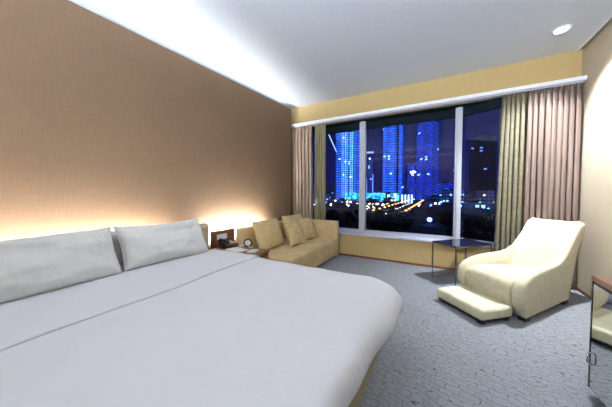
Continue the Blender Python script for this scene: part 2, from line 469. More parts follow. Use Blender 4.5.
# duvet : one sheet draped over the mattress, wrapped round the foot and the sides
def duvet_mesh(x0, x1, y0, y1, top, prof, nx, ny, fan, seed=0, amp=.004, flap=None):
    """inner rect grid + perimeter rings; prof = list of (out, down) from the rect edge."""
    bm = bmesh.new()
    G = [[None] * (ny + 1) for _ in range(nx + 1)]
    for i in range(nx + 1):
        for j in range(ny + 1):
            x = x0 + (x1 - x0) * i / nx; y = y0 + (y1 - y0) * j / ny
            G[i][j] = bm.verts.new((x, y, top))
    for i in range(nx):
        for j in range(ny): bm.faces.new((G[i][j], G[i + 1][j], G[i + 1][j + 1], G[i][j + 1]))
    per = []   # (vertex, direction)
    for j in range(ny + 1): per.append((G[nx][j], 0.0) )
    def fanat(v, a0, a1):
        for k in range(1, fan): per.append((v, a0 + (a1 - a0) * k / fan))
    fanat(G[nx][ny], 0, PI / 2)
    for i in range(nx, -1, -1): per.append((G[i][ny], PI / 2))
    head = len(per)
    first = []
    # other side (y0)
    per2 = []
    for i in range(0, nx + 1): per2.append((G[i][0], -PI / 2))
    for k in range(1, fan): per2.append((G[nx][0], -PI / 2 + (PI / 2) * k / fan))
    allp = per2 + per
    prev = [p[0] for p in allp]
    s = 0
    for (o, d) in prof:
        row = []
        for idx, (v, an_) in enumerate(allp):
            q = idx / 3.0
            wob = .010 * noise.noise((v.co.x * 3 + math.cos(an_), v.co.y * 3 + math.sin(an_), 3.3)) + .006 * math.sin(v.co.y * 17 + an_ * 7) * min(1, d / .15)
            gy = max(0, min(1, (v.co.y - .80) / .55)); gy = gy * gy * (3 - 2 * gy)
            if math.cos(an_) > .05 and o > .12: o_ = .12 + (o - .12) * (.46 + .54 * gy)
            else: o_ = o
            oo = o_ + wob * min(1, d / .08)
            row.append(bm.verts.new((v.co.x + math.cos(an_) * oo, v.co.y + math.sin(an_) * oo, top - d + .012 * min(1, d / .2) * noise.noise((v.co.x * 4, v.co.y * 4, 8))))) 
        for k in range(len(allp) - 1):
            vs = []
            for w in (prev[k], prev[k + 1], row[k + 1], row[k]):
                if w not in vs: vs.append(w)
            if len(vs) >= 3:
                try: bm.faces.new(vs)
                except ValueError: pass
        prev = row
    for v in bm.verts:
        c = v.co
        n = noise.noise((c.x * 2.2, c.y * 2.2, seed)) * .006 + noise.noise((c.x * 6, c.y * 5, seed + 4)) * amp
        # long soft creases radiating from the foot corner
        k = math.exp(-((c.x + .45) ** 2 + (c.y - .95) ** 2) / .30)
        n += (.011 * math.sin(9 * (c.x - c.y * .3) + 2.5 * noise.noise((c.x * 1.7, c.y * 1.7, 5))) if c.y > 2 else 0) + .012 * k * math.sin(17 * (c.x - c.y * .6) + 5 * noise.noise((c.x * 2, c.y * 2, 1)))
        v.co.z += n
    return bm
prof = [(-.06, 0), (.0, .001), (.04, .003), (.07, .010), (.105, .028), (.128, .055), (.135, .085), (.128, .115), (.108, .140), (.080, .165), (.055, .187), (.035, .200), (.020, .197)]
prof = [(p + .12, q) for p, q in prof]
bm = duvet_mesh(-2.0, -.42, -.20, 1.46, .508, prof, 60, 62, 16)
dv = empty('duvet', 'smooth white duvet covering the whole bed and hanging over its foot', 'duvet', (-1.15, .65, .5))
o = build('cover', bm, M['linen'], dv, smooth=True); o.location = (1.15, -.65, -.5)
# turned-down sheet band lying over the duvet between the crease and the pillows
bm = bmesh.new(); nx, ny = 16, 60; G = []
for i in range(nx + 1):
    r = []
    for j in range(ny + 1):
        x = -2.0 + .60 * i / nx + (.012 * math.sin(j * .21) if i == nx else 0); y = -.36 + 2.0 * j / ny
        z = .508 + noise.noise((x * 2.2, y * 2.2, 0)) * .006 + noise.noise((x * 6, y * 5, 4)) * .004 + .008
        kk = math.exp(-((x + .45) ** 2 + (y - .95) ** 2) / .30)
        z += .008 * kk * math.sin(14 * (x - y * .5))
        r.append(bm.verts.new((x, y, z)))
    G.append(r)
for i in range(nx):
    for j in range(ny): bm.faces.new((G[i][j], G[i + 1][j], G[i + 1][j + 1], G[i][j + 1]))
o = build('turned_down_sheet', bm, M['linen'], dv, smooth=True); o.location = (1.15, -.65, -.5)
md = o.modifiers.new('thick', 'SOLIDIFY'); md.thickness = .006; md.offset = -1

# cushions and pillows
def cushion_bm(w, h, t, pinch=.10, seed=0, wr=.006, n=26, power=2.4, sag=0.0):
    """local: x width, y thickness, z height 0..h"""
    bm = bmesh.new(); lay = []
    for side in (1, -1):
        g = []
        for i in range(n + 1):
            r = []
            for j in range(n + 1):
                u = -1 + 2 * i / n; v = -1 + 2 * j / n
                u_ = math.copysign(abs(u) ** .8, u); v_ = math.copysign(abs(v) ** .8, v)
                th = (max(0, 1 - abs(u_) ** power) * max(0, 1 - abs(v_) ** power)) ** .5
                # edges pulled in between the corners
                px = u_ * (1 - pinch * (1 - v_ * v_) * abs(u_) ** 2 * .5)
                pz = v_ * (1 - pinch * (1 - u_ * u_) * abs(v_) ** 2 * .5)
                y = side * t * .5 * th
                y += side * wr * th * (noise.noise((u * 2.5, v * 2.5, seed)) * 2 + noise.noise((u * 6, v * 6, seed + 3)))
                z = (pz + 1) * .5 * h
                z -= sag * (1 - u_ * u_) * max(0, v_)
                r.append((px * w * .5, y, z))
            g.append(r)
        lay.append(g)
    V = {}
    def vert(s, i, j):
        edge = i in (0, n) or j in (0, n)
        key = (0 if edge else s, i, j)
        if key not in V:
            c = lay[s][i][j]
            V[key] = bm.verts.new((c[0], 0 if edge else c[1], c[2]))
        return V[key]
    for s in (0, 1):
        for i in range(n):
            for j in range(n):
                q = [vert(s, i, j), vert(s, i + 1, j), vert(s, i + 1, j + 1), vert(s, i, j + 1)]
                try: bm.faces.new(q if s else q[::-1])
                except ValueError: pass
    return bm
def pillow(name, label, mat, loc, w, h, t, rz, lean, seed, cat='pillow', roll=0, pinch=.12, **k):
    root = empty(name, label, cat, loc, rz)
    root.rotation_euler = (lean, roll, rz)
    root.rotation_mode = 'XYZ'
    bm = cushion_bm(w, h, t, pinch, seed, **k)
    o = build('case', bm, mat, root, smooth=True)
    # piped seam round the edge
    n = 26; pts = []
    me = o.data
    def seam(b):
        ring = []
        for s in range(4 * 16):
            e = s // 16; q = -1 + 2 * (s % 16) / 16
            u, v = [(q, -1), (1, q), (-q, 1), (-1, -q)][e]
            px = u * (1 - pinch * (1 - v * v) * abs(u) ** 2 * .5); pz = v * (1 - pinch * (1 - u * u) * abs(v) ** 2 * .5)
            ring.append((px * w * .5, 0, (pz + 1) * .5 * h - k.get('sag', 0) * (1 - u * u) * max(0, v)))
        ring.append(ring[0]); tube(b, ring, .0035, 6)
    part('seam', mat, root, seam, smooth=True)
    return root
# rz = -90deg: local x -> -Y ... width runs along the bed head, thickness towards the foot (+X)
R90 = PI / 2
def lean_pillow(name, label, mat, x, y, z, w, h, t, lean, seed, rz=0.0, cat='pillow', **k):
    # local x along +Y, local y along -X, leaning back towards -X
    return pillow(name, label, mat, (x, y, z), w, h, t, R90 + rz, -lean, seed, cat, **k)
lean_pillow('pillow', 'plump white bed pillow leaning at the left edge of the picture', M['pillow'], -1.985, .40, .512, .84, .365, .20, math.radians(29), 2, wr=.015, pinch=.05, power=3.2, sag=.012)
lean_pillow('pillow', 'white bed pillow nearest the bedside table with a raised pointed corner', M['pillow'], -1.985, 1.195, .512, .71, .365, .20, math.radians(29), 6, wr=.015, pinch=.10, power=3.2, sag=.02, rz=math.radians(-2))
lean_pillow('pillow', 'grey striped pillow glimpsed in the gap between the two white pillows', M['striped'], -2.18, .86, .512, .55, .29, .09, math.radians(14), 8, wr=.004)

# ------------------------------------------------------------------ bedside table and what lies on it
bs = empty('bedside_table', 'low red-brown wooden bedside table with a back panel between bed and sofa', 'bedside table', (-2.0, 1.98, 0))
part('body', M['redwood'], bs, lambda b: box(b, -.30, .30, -.19, .17, .03, .405, bev=.004, seg=1))
part('top', M['redwood'], bs, lambda b: box(b, -.31, .32, -.20, .175, .405, .43, bev=.004, seg=2))
part('plinth', M['darkfoot'], bs, lambda b: box(b, -.28, .27, -.17, .15, 0, .03))
part('drawer', M['redwood'], bs, lambda b: box(b, .30, .312, -.18, .16, .24, .395, bev=.003, seg=1))
bp = part('back_panel', M['redwood'], bs, lambda b: box(b, -.335, -.305, -.125, .235, .03, .628, bev=.004, seg=2))
pl = part('switch_plate', M['plate'], bp, lambda b: (box(b, -.305, -.299, -.055, .10, .52, .585, bev=.002, seg=1)))
part('switch_rocker', M['china'], bp, lambda b: [box(b, -.299, -.295, -.045 + i * .036, -.018 + i * .036, .525, .565, bev=.001, seg=1) for i in range(4)])

ZT = .4305
def at_(o, x, y, rz=0, z=ZT): o.location = (x, y, z); o.rotation_euler = (0, 0, rz); return o
ph = empty('telephone', 'black desk telephone on the bedside table below the switch plate', 'telephone', (-2.19, 2.0, ZT), math.radians(80))
def wedge(b):
    vs = box(b, -.08, .08, -.09, .09, 0, .05, bev=.008)
    for v in vs:
        if v.co.z > .02: v.co.z += .02 * (v.co.y + .09) / .18
part('body', M['phone'], ph, wedge, smooth=True, angle=40)
def handset(b):
    box(b, -.075, -.035, -.085, -.045, .062, .095, bev=.01); box(b, -.075, -.035, .05, .09, .075, .108, bev=.01)
    box(b, -.07, -.04, -.06, .065, .085, .108, bev=.009)
part('handset', M['phone'], ph, handset, smooth=True, angle=40)
part('keypad', M['plate'], ph, lambda b: [box(b, .0 + c * .022, .014 + c * .022, -.05 + r * .024, -.034 + r * .024, .055 + .0027 * r, .064 + .0027 * r) for c in range(3) for r in range(4)])
def mag(name, label, x, y, z, rz, w, h, t, mat, cat):
    r = empty(name, label, cat, (x, y, z), rz)
    part('pages', M['paper'], r, lambda b: box(b, -w / 2 + .002, w / 2 - .003, -h / 2 + .002, h / 2 - .002, .001, t - .001))
    part('cover', mat, r, lambda b: (box(b, -w / 2, w / 2, -h / 2, h / 2, 0, .0012), box(b, -w / 2, w / 2, -h / 2, h / 2, t - .0012, t), box(b, -w / 2, -w / 2 + .0012, -h / 2, h / 2, 0, t)))
    return r
mag('magazine', 'grey printed magazine lying flat at the bed side of the bedside table', -1.98, 1.91, ZT, math.radians(15), .25, .18, .012, M['papergrey'], 'magazine')
mag('magazine', 'white magazine lying crooked on top of the grey one', -1.96, 1.905, ZT + .0122, math.radians(-12), .22, .15, .012, M['paper'], 'magazine')
mag('notepad', 'small white notepad on the bedside table beside the clock', -1.80, 2.0, ZT, math.radians(20), .10, .14, .008, M['china'], 'notepad')
ck = empty('alarm_clock', 'round white faced clock in a dark case on the bedside table', 'clock', (-1.985, 2.115, ZT), math.radians(42))
def cring(b):
    seg = 28
    R, r = .042, .010
    for i in range(seg):
        a0 = 2 * PI * i / seg; a1 = 2 * PI * (i + 1) / seg
        cyl(b, r, r, (0 + R * math.cos(a0), 0, .056 + R * math.sin(a0)), (R * math.cos(a1), 0, .056 + R * math.sin(a1)), 8)
    cyl(b, .042, .042, (0, .018, .056), (0, -.002, .056), 28)
part('case', M['clockcase'], ck, cring, smooth=True, angle=50)
part('dial', M['dial'], ck, lambda b: cyl(b, .034, .034, (0, -.002, .056), (0, -.0045, .056), 28))
part('hand', M['black'], ck, lambda b: box(b, -.0015, .0015, -.0062, -.005, .056, .082))
part('hand', M['black'], ck, lambda b: box(b, -.018, .001, -.0062, -.005, .0545, .0575))
part('foot', M['clockcase'], ck, lambda b: box(b, -.03, .03, -.01, .022, 0, .012, bev=.003, seg=2))
bx = empty('trinket_box', 'little brass coloured box in front of the round clock', 'box', (-1.905, 2.08, ZT), math.radians(35))
part('body', M['brass'], bx, lambda b: box(b, -.028, .028, -.016, .016, 0, .018, bev=.003, seg=2))
part('lid', M['brass'], bx, lambda b: box(b, -.030, .030, -.018, .018, .018, .026, bev=.003, seg=2))
cu = empty('ashtray', 'small white china dish between the telephone and the clock', 'dish', (-2.06, 2.075, ZT))
part('bowl', M['china'], cu, lambda b: lathe(b, [(.0, .0), (.022, .0), (.040, .022), (.037, .022), (.021, .004), (.0, .004)], 24), smooth=True, angle=40)

# ------------------------------------------------------------------ sofa
sf = empty('sofa', 'tan velvet two seat sofa along the brown wall under the left curtain', 'sofa', (-1.9, 2.95, 0))
def sb(b, x0, x1, y0, y1, z0, z1, bev=.02, seg=3): return box(b, x0 + 1.9, x1 + 1.9, y0 - 2.95, y1 - 2.95, z0, z1, bev=bev, seg=seg)
part('base', M['sofa'], sf, lambda b: sb(b, -2.29, -1.47, 2.22, 3.70, .025, .17), smooth=True, angle=40)
part('back', M['sofa'], sf, lambda b: sb(b, -2.315, -2.20, 2.225, 3.60, .025, .625, .03), smooth=True, angle=40)
part('side_arm', M['sofa'], sf, lambda b: sb(b, -2.28, -1.445, 3.655, 3.745, .025, .612, .014), smooth=True, angle=40)
for y0, y1 in ((2.23, 2.91), (2.93, 3.65)):
    part('seat_cushion', M['sofa'], sf, lambda b: sb(b, -2.23, -1.452, y0, y1, .055, .318, .028, 4), smooth=True, angle=50)
for x in (-2.24, -1.55):
    for y in (2.3, 3.66):
        part('foot', M['darkfoot'], sf, lambda b: sb(b, x - .025, x + .025, y - .025, y + .025, 0, .03, 0))
# cushions on the sofa
lean_pillow('back_cushion', 'large tan velvet back cushion at the end of the sofa nearest the bed', M['sofa'], -1.97, 2.60, .318, .55, .41, .18, math.radians(20), 21, cat='cushion', wr=.008, pinch=.08)
lean_pillow('back_cushion', 'tan velvet back cushion standing behind the small cushions', M['sofa'], -2.04, 3.36, .318, .62, .41, .16, math.radians(15), 22, cat='cushion', wr=.008, pinch=.08)
lean_pillow('throw_cushion', 'small tan throw cushion leaning in the middle of the sofa', M['throw'], -1.76, 2.93, .322, .33, .36, .13, math.radians(24), 23, rz=math.radians(-12), cat='cushion', wr=.008, pinch=.16)
lean_pillow('throw_cushion', 'small tan throw cushion tilted towards the window end of the sofa', M['throw'], -1.80, 3.40, .322, .34, .38, .13, math.radians(24), 24, rz=math.radians(-8), cat='cushion', wr=.008, pinch=.16)

# ------------------------------------------------------------------ armchair
CH_ROT = math.radians(-45.5)
chair = empty('armchair', 'cream upholstered lounge armchair with swooping arms in front of the pink curtain', 'armchair', (.461, 2.788, 0), CH_ROT)
ARM = [(.0, .04), (-.045, .10), (-.085, .18), (-.095, .26), (-.075, .325), (-.02, .375), (.07, .41), (.20, .432), (.36, .44), (.50, .447), (.61, .465), (.70, .51), (.78, .58), (.86, .665), (.93, .745), (.985, .79), (1.03, .80), (1.075, .785), (1.075, .72), (1.04, .60), (.97, .47), (.89, .33), (.85, .18), (.83, .04)]
MID = [(.0, .04), (.01, .07), (.02, .10), (.02, .12), (.03, .14), (.06, .15), (.12, .16), (.22, .17), (.36, .18), (.50, .20), (.58, .25), (.645, .34), (.71, .45), (.78, .57), (.855, .69), (.925, .765), (1.0, .795), (1.075, .785), (1.075, .72), (1.04, .60), (.97, .47), (.89, .33), (.85, .18), (.83, .04)]
def chair_shell(b):
    xs = [-1, -.985, -.95, -.89, -.82, -.76, -.72, -.67, -.60, -.45, -.25, 0, .25, .45, .60, .67, .72, .76, .82, .89, .95, .985, 1]
    cen_a = Vector((.45, .25))
    rows = []
    for x in xs:
        ax = abs(x)
        w = 1 - min(1, max(0, (ax - .66) / .12)); w = w * w * (3 - 2 * w)      # 1 in the middle
        inset = 0.0
        if ax > .80: q = (ax - .80) / .20; inset = .042 * (1 - math.sqrt(max(0, 1 - q * q)))
        row = []
        for k, (A, Mi) in enumerate(zip(ARM, MID)):
            d = A[0] * (1 - w) + Mi[0] * w; z = A[1] * (1 - w) + Mi[1] * w
            # wings : the middle of the back is hollower than the arms
            if inset > 0:
                pA = ARM[k - 1]; pB = ARM[(k + 1) % len(ARM)]
                if 0 < k < len(ARM) - 1:
                    tx, tz = pB[0] - pA[0], pB[1] - pA[1]; Ln = math.hypot(tx, tz)
                    nx_, nz_ = tz / Ln, -tx / Ln       # inward normal
                    d += nx_ * inset; z += nz_ * inset
            hw = .305 - .08 * max(0, min(1, d / .9)) + .012 * max(0, (z - .5) / .3) - .012 * math.exp(-((z - .04) / .08) ** 2)
            row.append(b.verts.new((x * hw - .085 * max(0, d), d, z)))
        rows.append(row)
    n = len(ARM)
    for r0, r1 in zip(rows, rows[1:]):
        for k in range(n):
            b.faces.new((r0[k], r0[(k + 1) % n], r1[(k + 1) % n], r1[k]))
    for r in (rows[0], rows[-1]):
        c = Vector((0, 0, 0))
        # cap: fan between front/top chain and the rear/bottom chain
        b.faces.new(r)
    bmesh.ops.triangulate(b, faces=[f for f in b.faces if len(f.verts) > 4])
part('shell', M['chair'], chair, chair_shell, smooth=True, angle=60)
def seatc(b):
    # bullnosed seat cushion: profile swept across, softly crowned
    P = [(-.01, .08), (-.045, .09), (-.068, .13), (-.08, .20), (-.080, .275), (-.055, .325), (.0, .345), (.12, .345), (.30, .33), (.48, .31), (.60, .30), (.62, .24), (.56, .16), (.30, .12), (.1, .09)]
    rows = []
    N = 14
    for i in range(N + 1):
        u = -1 + 2 * i / N
        e = 1 - .10 * abs(u) ** 8
        row = []
        for d, z in P:
            c = (.25, .2)
            zz = c[1] + (z - c[1]) * e + (.022 * (1 - u * u) if z > .25 else 0)
            dd = c[0] + (d - c[0]) * e - (.018 * (1 - u * u) if d < 0 else 0)
            hw = .222 - .04 * max(0, d)
            row.append(b.verts.new((u * hw - .03 * max(0, d), dd, zz)))
        rows.append(row)
    n = len(P)
    for r0, r1 in zip(rows, rows[1:]):
        for k in range(n): b.faces.new((r0[k], r0[(k + 1) % n], r1[(k + 1) % n], r1[k]))
    b.faces.new(rows[0]); b.faces.new(rows[-1])
    bmesh.ops.triangulate(b, faces=[f for f in b.faces if len(f.verts) > 4])
part('seat_cushion', M['chair'], chair, seatc, smooth=True, angle=70)
part('plinth', M['darkfoot'], chair, lambda b: box(b, -.25, .135, .05, .74, .02, .06))
for x, y in ((-.25, .04), (.255, .04), (-.255, .76), (.135, .76)):
    part('foot', M['darkfoot'], chair, lambda b: box(b, x - .028, x + .028, y - .028, y + .028, 0, .04, bev=.004, seg=1))

ot = empty('footstool', 'low cream rectangular footstool in front of the armchair', 'footstool', (.300, 2.642, 0), math.radians(-47.4))
def otb(b):
    vs = box(b, -.247, .247, -.172, .165, .035, .130, bev=.026, seg=5)
    for v in vs:
        u = v.co.x / .247; w = v.co.y / .172
        if v.co.z > .1: v.co.z += .006 * (1 - u * u) * (1 - w * w)
bm = bmesh.new(); otb(bm); bmesh.ops.subdivide_edges(bm, edges=[e for e in bm.edges if e.calc_length() > .2], cuts=8, use_grid_fill=True)
build('pad', bm, M['ottoman'], ot, smooth=True, angle=50)
part('plinth', M['darkfoot'], ot, lambda b: box(b, -.222, .222, -.150, .143, .012, .04))
for x in (-.205, .205):
    for y in (-.135, .125):
        part('foot', M['darkfoot'], ot, lambda b: box(b, x - .022, x + .022, y - .022, y + .022, 0, .03, bev=.003, seg=1))

# ------------------------------------------------------------------ side table by the window
cA, cB, cC, cD = Vector((-.046, 3.405, 0)), Vector((.20, 3.165, 0)), Vector((.60, 3.565, 0)), Vector((.354, 3.805, 0))
cc = (cA + cC) / 2; hw = (cB - cA).length / 2; hl = (cD - cA).length / 2; ta = math.atan2((cB - cA).y, (cB - cA).x)
tb = empty('side_table', 'dark glass topped side table on thin chrome legs beside the window', 'side table', cc, ta)
part('table_top', M['glasstop'], tb, lambda b: box(b, -hw, hw, -hl, hl, .462, .474, bev=.002, seg=1))
part('top_frame', M['chrome'], tb, lambda b: [box(b, x0, x1, y0, y1, .450, .462) for x0, x1, y0, y1 in ((-hw, hw, -hl, -hl + .01), (-hw, hw, hl - .01, hl), (-hw, -hw + .01, -hl + .01, hl - .01), (hw - .01, hw, -hl + .01, hl - .01))])
for sx in (-1, 1):
    for sy in (-1, 1):
        part('leg', M['chrome'], tb, lambda b: box(b, sx * (hw - .006) - .006, sx * (hw - .006) + .006, sy * (hl - .006) - .006, sy * (hl - .006) + .006, 0, .45))
part('stretcher', M['chrome'], tb, lambda b: [box(b, sx * (hw - .006) - .004, sx * (hw - .006) + .004, -hl + .012, hl - .012, .004, .012) for sx in (-1, 1)])
part('stretcher', M['chrome'], tb, lambda b: box(b, -hw + .012, hw - .012, hl - .010, hl - .002, .004, .012))

# ------------------------------------------------------------------ mirrored cabinet on the right
CX0, CY1 = .742, 1.830
cb = empty('cabinet', 'low cabinet with wooden top and mirrored doors against the right wall', 'cabinet', (1.07, .95, 0))
def kb(b, x0, x1, y0, y1, z0, z1, **k): return box(b, x0 - 1.07, x1 - 1.07, y0 - .95, y1 - .95, z0, z1, **k)
part('body', M['black'], cb, lambda b: kb(b, CX0 + .012, RX - .014, .06, CY1 - .004, .04, .622))
part('top', M['cabtop'], cb, lambda b: kb(b, CX0 - .006, RX - .014, .05, CY1 + .016, .622, .652, bev=.003, seg=1))
part('end_panel', M['black'], cb, lambda b: kb(b, CX0 - .004, RX - .014, CY1 + .001, CY1 + .012, .04, .622))
part('plinth', M['darkfoot'], cb, lambda b: kb(b, CX0 + .03, RX - .02, .08, CY1 - .03, 0, .04))
for y0, y1, hy in ((1.245, CY1, CY1 - .016), (.655, 1.24, .675), (.065, .65, .63)):
    dr = part('door', M['black'], cb, lambda b: kb(b, CX0 - .002, CX0 + .011, y0, y1, .045, .618))
    part('mirror', M['mirror'], dr, lambda b: kb(b, CX0 - .0045, CX0 - .002, y0 + .008, y1 - .008, .053, .610))
    def hd(b):
        x = CX0 - 1.07 - .004; y = hy - .95
        tube(b, [(x + .001, y, .175), (x - .012, y, .178), (x - .016, y, .186), (x - .016, y, .229), (x - .012, y, .237), (x + .001, y, .24)], .0035, 8)
    part('handle', M['chrome'], dr, hd, smooth=True)

# ------------------------------------------------------------------ the city outside
GZ = -10.0
bm = bmesh.new(); box(bm, -500, 400, 8, 900, GZ - 1, GZ)
t = NT('dark_ground'); t.base(t.ramp(t.noise(t.coord('Object'), .05, 4), [(.3, (.004, .005, .012)), (.7, (.012, .013, .025))])); t.rough(.9)
gd = structure('ground', bm, t.m)

def facade(name, c, em, fl=3.2, colw=4.0, line=.55, gaps=.35, rnd=.25, win=(.75, .85, 1.0), wins=6, lit=.05, diag=False, boost=1.0):
    t = NT(name)
    tc = t.add('ShaderNodeTexCoord'); sp = t.add('ShaderNodeSeparateXYZ'); t.con(tc.outputs['Object'], sp.inputs[0])
    x = t.math('ADD', sp.outputs[0], t.math('MULTIPLY', sp.outputs[1], 1.0)); z = sp.outputs[2]
    if diag: z = t.math('ADD', z, t.math('MULTIPLY', t.math('ABSOLUTE', t.math('PINGPONG', x, 12.0)), .45))
    fz = t.math('FRACT', t.math('DIVIDE', z, fl)); fx = t.math('FRACT', t.math('DIVIDE', x, colw))
    ln = t.math('GREATER_THAN', fz, line)
    cl = t.math('GREATER_THAN', fx, gaps)
    iz = t.math('FLOOR', t.math('DIVIDE', z, fl)); ix = t.math('FLOOR', t.math('DIVIDE', x, colw))
    cb_ = t.add('ShaderNodeCombineXYZ'); t.con(ix, cb_.inputs[0]); t.con(iz, cb_.inputs[1])
    wn = t.add('ShaderNodeTexWhiteNoise', noise_dimensions='2D'); t.con(cb_.outputs[0], wn.inputs['Vector'])
    cb2 = t.add('ShaderNodeCombineXYZ'); t.con(ix, cb2.inputs[0])
    wc = t.add('ShaderNodeTexWhiteNoise', noise_dimensions='2D'); t.con(cb2.outputs[0], wc.inputs['Vector'])
    cell = t.math('MULTIPLY', ln, cl)
    bri = t.math('ADD', t.math('MULTIPLY', wn.outputs['Value'], rnd), 1 - rnd)
    bri = t.math('MULTIPLY', bri, t.math('ADD', t.math('MULTIPLY', wc.outputs['Value'], .7), .45))
    led = t.math('MULTIPLY', t.math('MULTIPLY', cell, bri), boost)
    on = t.math('MULTIPLY', t.math('GREATER_THAN', wn.outputs['Value'], 1 - lit), cell)
    mx = t.add('ShaderNodeMixRGB'); t.con(on, mx.inputs[0]); mx.inputs[1].default_value = (*em, 1); mx.inputs[2].default_value = (*win, 1)
    st = t.math('ADD', led, t.math('MULTIPLY', on, wins))
    t.base(c); t.rough(.6)
    t.con(mx.outputs[0], t.b.inputs['Emission Color']); t.con(st, t.b.inputs['Emission Strength'])
    # dim glow of the facade glass between the lit rows
    st2 = t.math('ADD', st, .12); t.con(st2, t.b.inputs['Emission Strength'])
    return t.m
def toward(x, y): return math.atan2(-x, y) * -1 if False else math.atan2(y, x) - PI / 2

F_A = facade('facade_bright_blue', (.02, .05, .2), (.08, .29, 1.0), 3.0, 2.4, .35, .25, .4, (.45, .8, 1), 2, .03, boost=5.0)
F_B = facade('facade_blue', (.02, .04, .15), (.035, .15, .95), 3.4, 2.8, .45, .15, .6, (.4, .8, 1), 1.8, .02, boost=3.2)
F_C = facade('facade_deep_blue', (.01, .02, .10), (.012, .045, .55), 3.4, 3.0, .5, .1, .6, (.35, .7, 1), 1.6, .03, True, boost=2.6)
F_D = facade('facade_dark', (.006, .006, .015), (.005, .01, .05), 3.4, 4, .6, .4, .8, (.15, .35, 1), 1.2, .03)
F_G = facade('facade_gold', (.1, .06, .03), (1.0, .45, .15), 4.0, 4, .4, .4, .8, (1, .7, .35), 1.5, .2)
F_L = facade('facade_low', (.02, .02, .04), (.03, .08, .35), 3.0, 3, .5, .4, .9, (.25, .5, 1), 2.6, .16, boost=1.5)
F_W = facade('facade_low_warm', (.03, .02, .03), (.05, .07, .3), 3.0, 3, .5, .4, .9, (1, .75, .5), 2.4, .16, boost=1.5)
EB = emis('cyan_light', (.05, .65, .95), 1.7)
_e = NT('podium_glow'); _e.base((.02, .02, .03)); _e.b.inputs['Emission Strength'].default_value = 2.2
_e.con(_e.ramp(_e.noise(_e.coord('Object'), .28, 3), [(.38, (.01, .05, .30)), (.5, (.02, .45, .75)), (.62, (.15, .8, 1))]), _e.b.inputs['Emission Color']); EB = _e.m; EW = emis('white_blue_light', (.45, .7, 1), 4); ER = emis('red_light', (1, .06, .05), 8)
EBL = emis('blue_lamp', (.12, .35, 1), 14); EO = emis('orange_lamp', (1, .42, .12), 7); EWH = emis('white_lamp', (1, .9, .75), 8); ETL = emis('tail_lamp', (1, .08, .04), 5)
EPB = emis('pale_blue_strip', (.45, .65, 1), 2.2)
DARK = plain('night_metal', (.01, .01, .015), .6)

def tower(name, label, x, y, w, d, top, mat, crown=(), cat='building', base=GZ):
    r = empty(name, label, cat, (x, y, base), toward(x, y))
    part('shaft', mat, r, lambda b: box(b, -w / 2, w / 2, 0, d, 0, top - base))
    for nm, m, f in crown: part(nm, m, r, f)
    return r
H_ = 88.4 + 10
tw = tower('tower_block', 'bright blue lit tower standing furthest left beyond the window', -106, 313, 35, 30, 86, F_A, (
    ('crown', F_A, lambda b: (box(b, -14, 14, 4, 26, 96, 99), box(b, -8, 8, 6, 22, 99, 104))),
    ('corner_bay', F_B, lambda b: (box(b, -18.5, -11, -1.5, 2, 0, 92), box(b, 8, 15, -1.5, 2, 0, 94))),
    ('service_strip', DARK, lambda b: [box(b, x - .5, x + .5, -.4, 0, 0, 95) for x in (-7, -1, 6)]),
    ('slanted_lit_bar', EPB, lambda b: cyl(b, .6, .6, (-17.5, -1, 66), (-30, -2, 94), 8))))  # glowing bar slanting up from the left edge of the tower
tower('tower_block', 'twin shafted blue tower with a dark slot in the middle of the view', -57.5, 339, 18, 22, 96, F_B, (
    ('second_shaft', F_B, lambda b: box(b, 11.5, 15.5, 1, 20, 0, 104)),
    ('slot', DARK, lambda b: box(b, 9, 11.5, 2, 20, 0, 104)),
    ('outer_bay', F_C, lambda b: box(b, 15.5, 19, 3, 20, 0, 100)),
    ('crown', DARK, lambda b: box(b, -8, 8, 3, 18, 106, 110))))
tower('tower_block', 'deep blue diamond patterned tower right of the twin tower', -12.5, 366, 27, 26, 94, F_C, (
    ('crown', F_C, lambda b: box(b, -11, 11, 3, 22, 104, 110)),))
tower('slender_tower', 'slim dark tower with lit cap between the two blue towers', -96, 384, 9, 9, 52, facade('facade_slim', (.01, .02, .1), (.02, .06, .5), 3, 3, .5, .3, .6, (.5, .8, 1), 2, .03), (
    ('lit_cap', emis('cap_light', (.5, .6, 1), 1.2), lambda b: box(b, -6, 6, -1, 10, 75, 76.5)),
    ('lantern', EW, lambda b: sphere(b, (0, -1, 65), 1.7)),
    ('floodlit_fin', emis('fin_light', (.25, .5, 1), 1.6), lambda b: (box(b, -5.5, -4.3, -1, 0, 0, 32), box(b, 4.5, 5.7, -1, 0, 4, 40)))))
tower('tower_block', 'dark office tower at the right end of the window view', 43.5, 325, 24, 20, 62, F_D, (
    ('roof_plant', DARK, lambda b: box(b, -6, 6, 4, 16, 72, 75)),))
tower('tower_block', 'gold lit stepped tower showing through the left net curtain', -184, 384, 13, 13, 58, F_G, (
    ('stepped_top', F_G, lambda b: (box(b, -4.5, 4.5, 2, 11, 68, 80), box(b, -2, 2, 4, 9, 80, 90))),))
tower('tower_block', 'small dim blue tower between the twin tower and the diamond patterned tower', -33, 372, 10, 12, 42, F_C)
pod = tower('podium_block', 'long low block with cyan lit front at the foot of the blue towers', -69, 286, 62, 12, .3, DARK, (
    ('lit_front', EB, lambda b: (box(b, -10, 16, -.5, 0, .8, 10.0), box(b, 21.5, 31, -.5, 0, 1.0, 10.0), box(b, -31, -12, -.5, 0, .8, 10.2))),
    ('lit_sign', EW, lambda b: box(b, 18, 21, -.8, -.5, 3, 8)),
    ('lit_sign', EW, lambda b: box(b, 26, 28, -.8, -.5, 1, 9.5))))
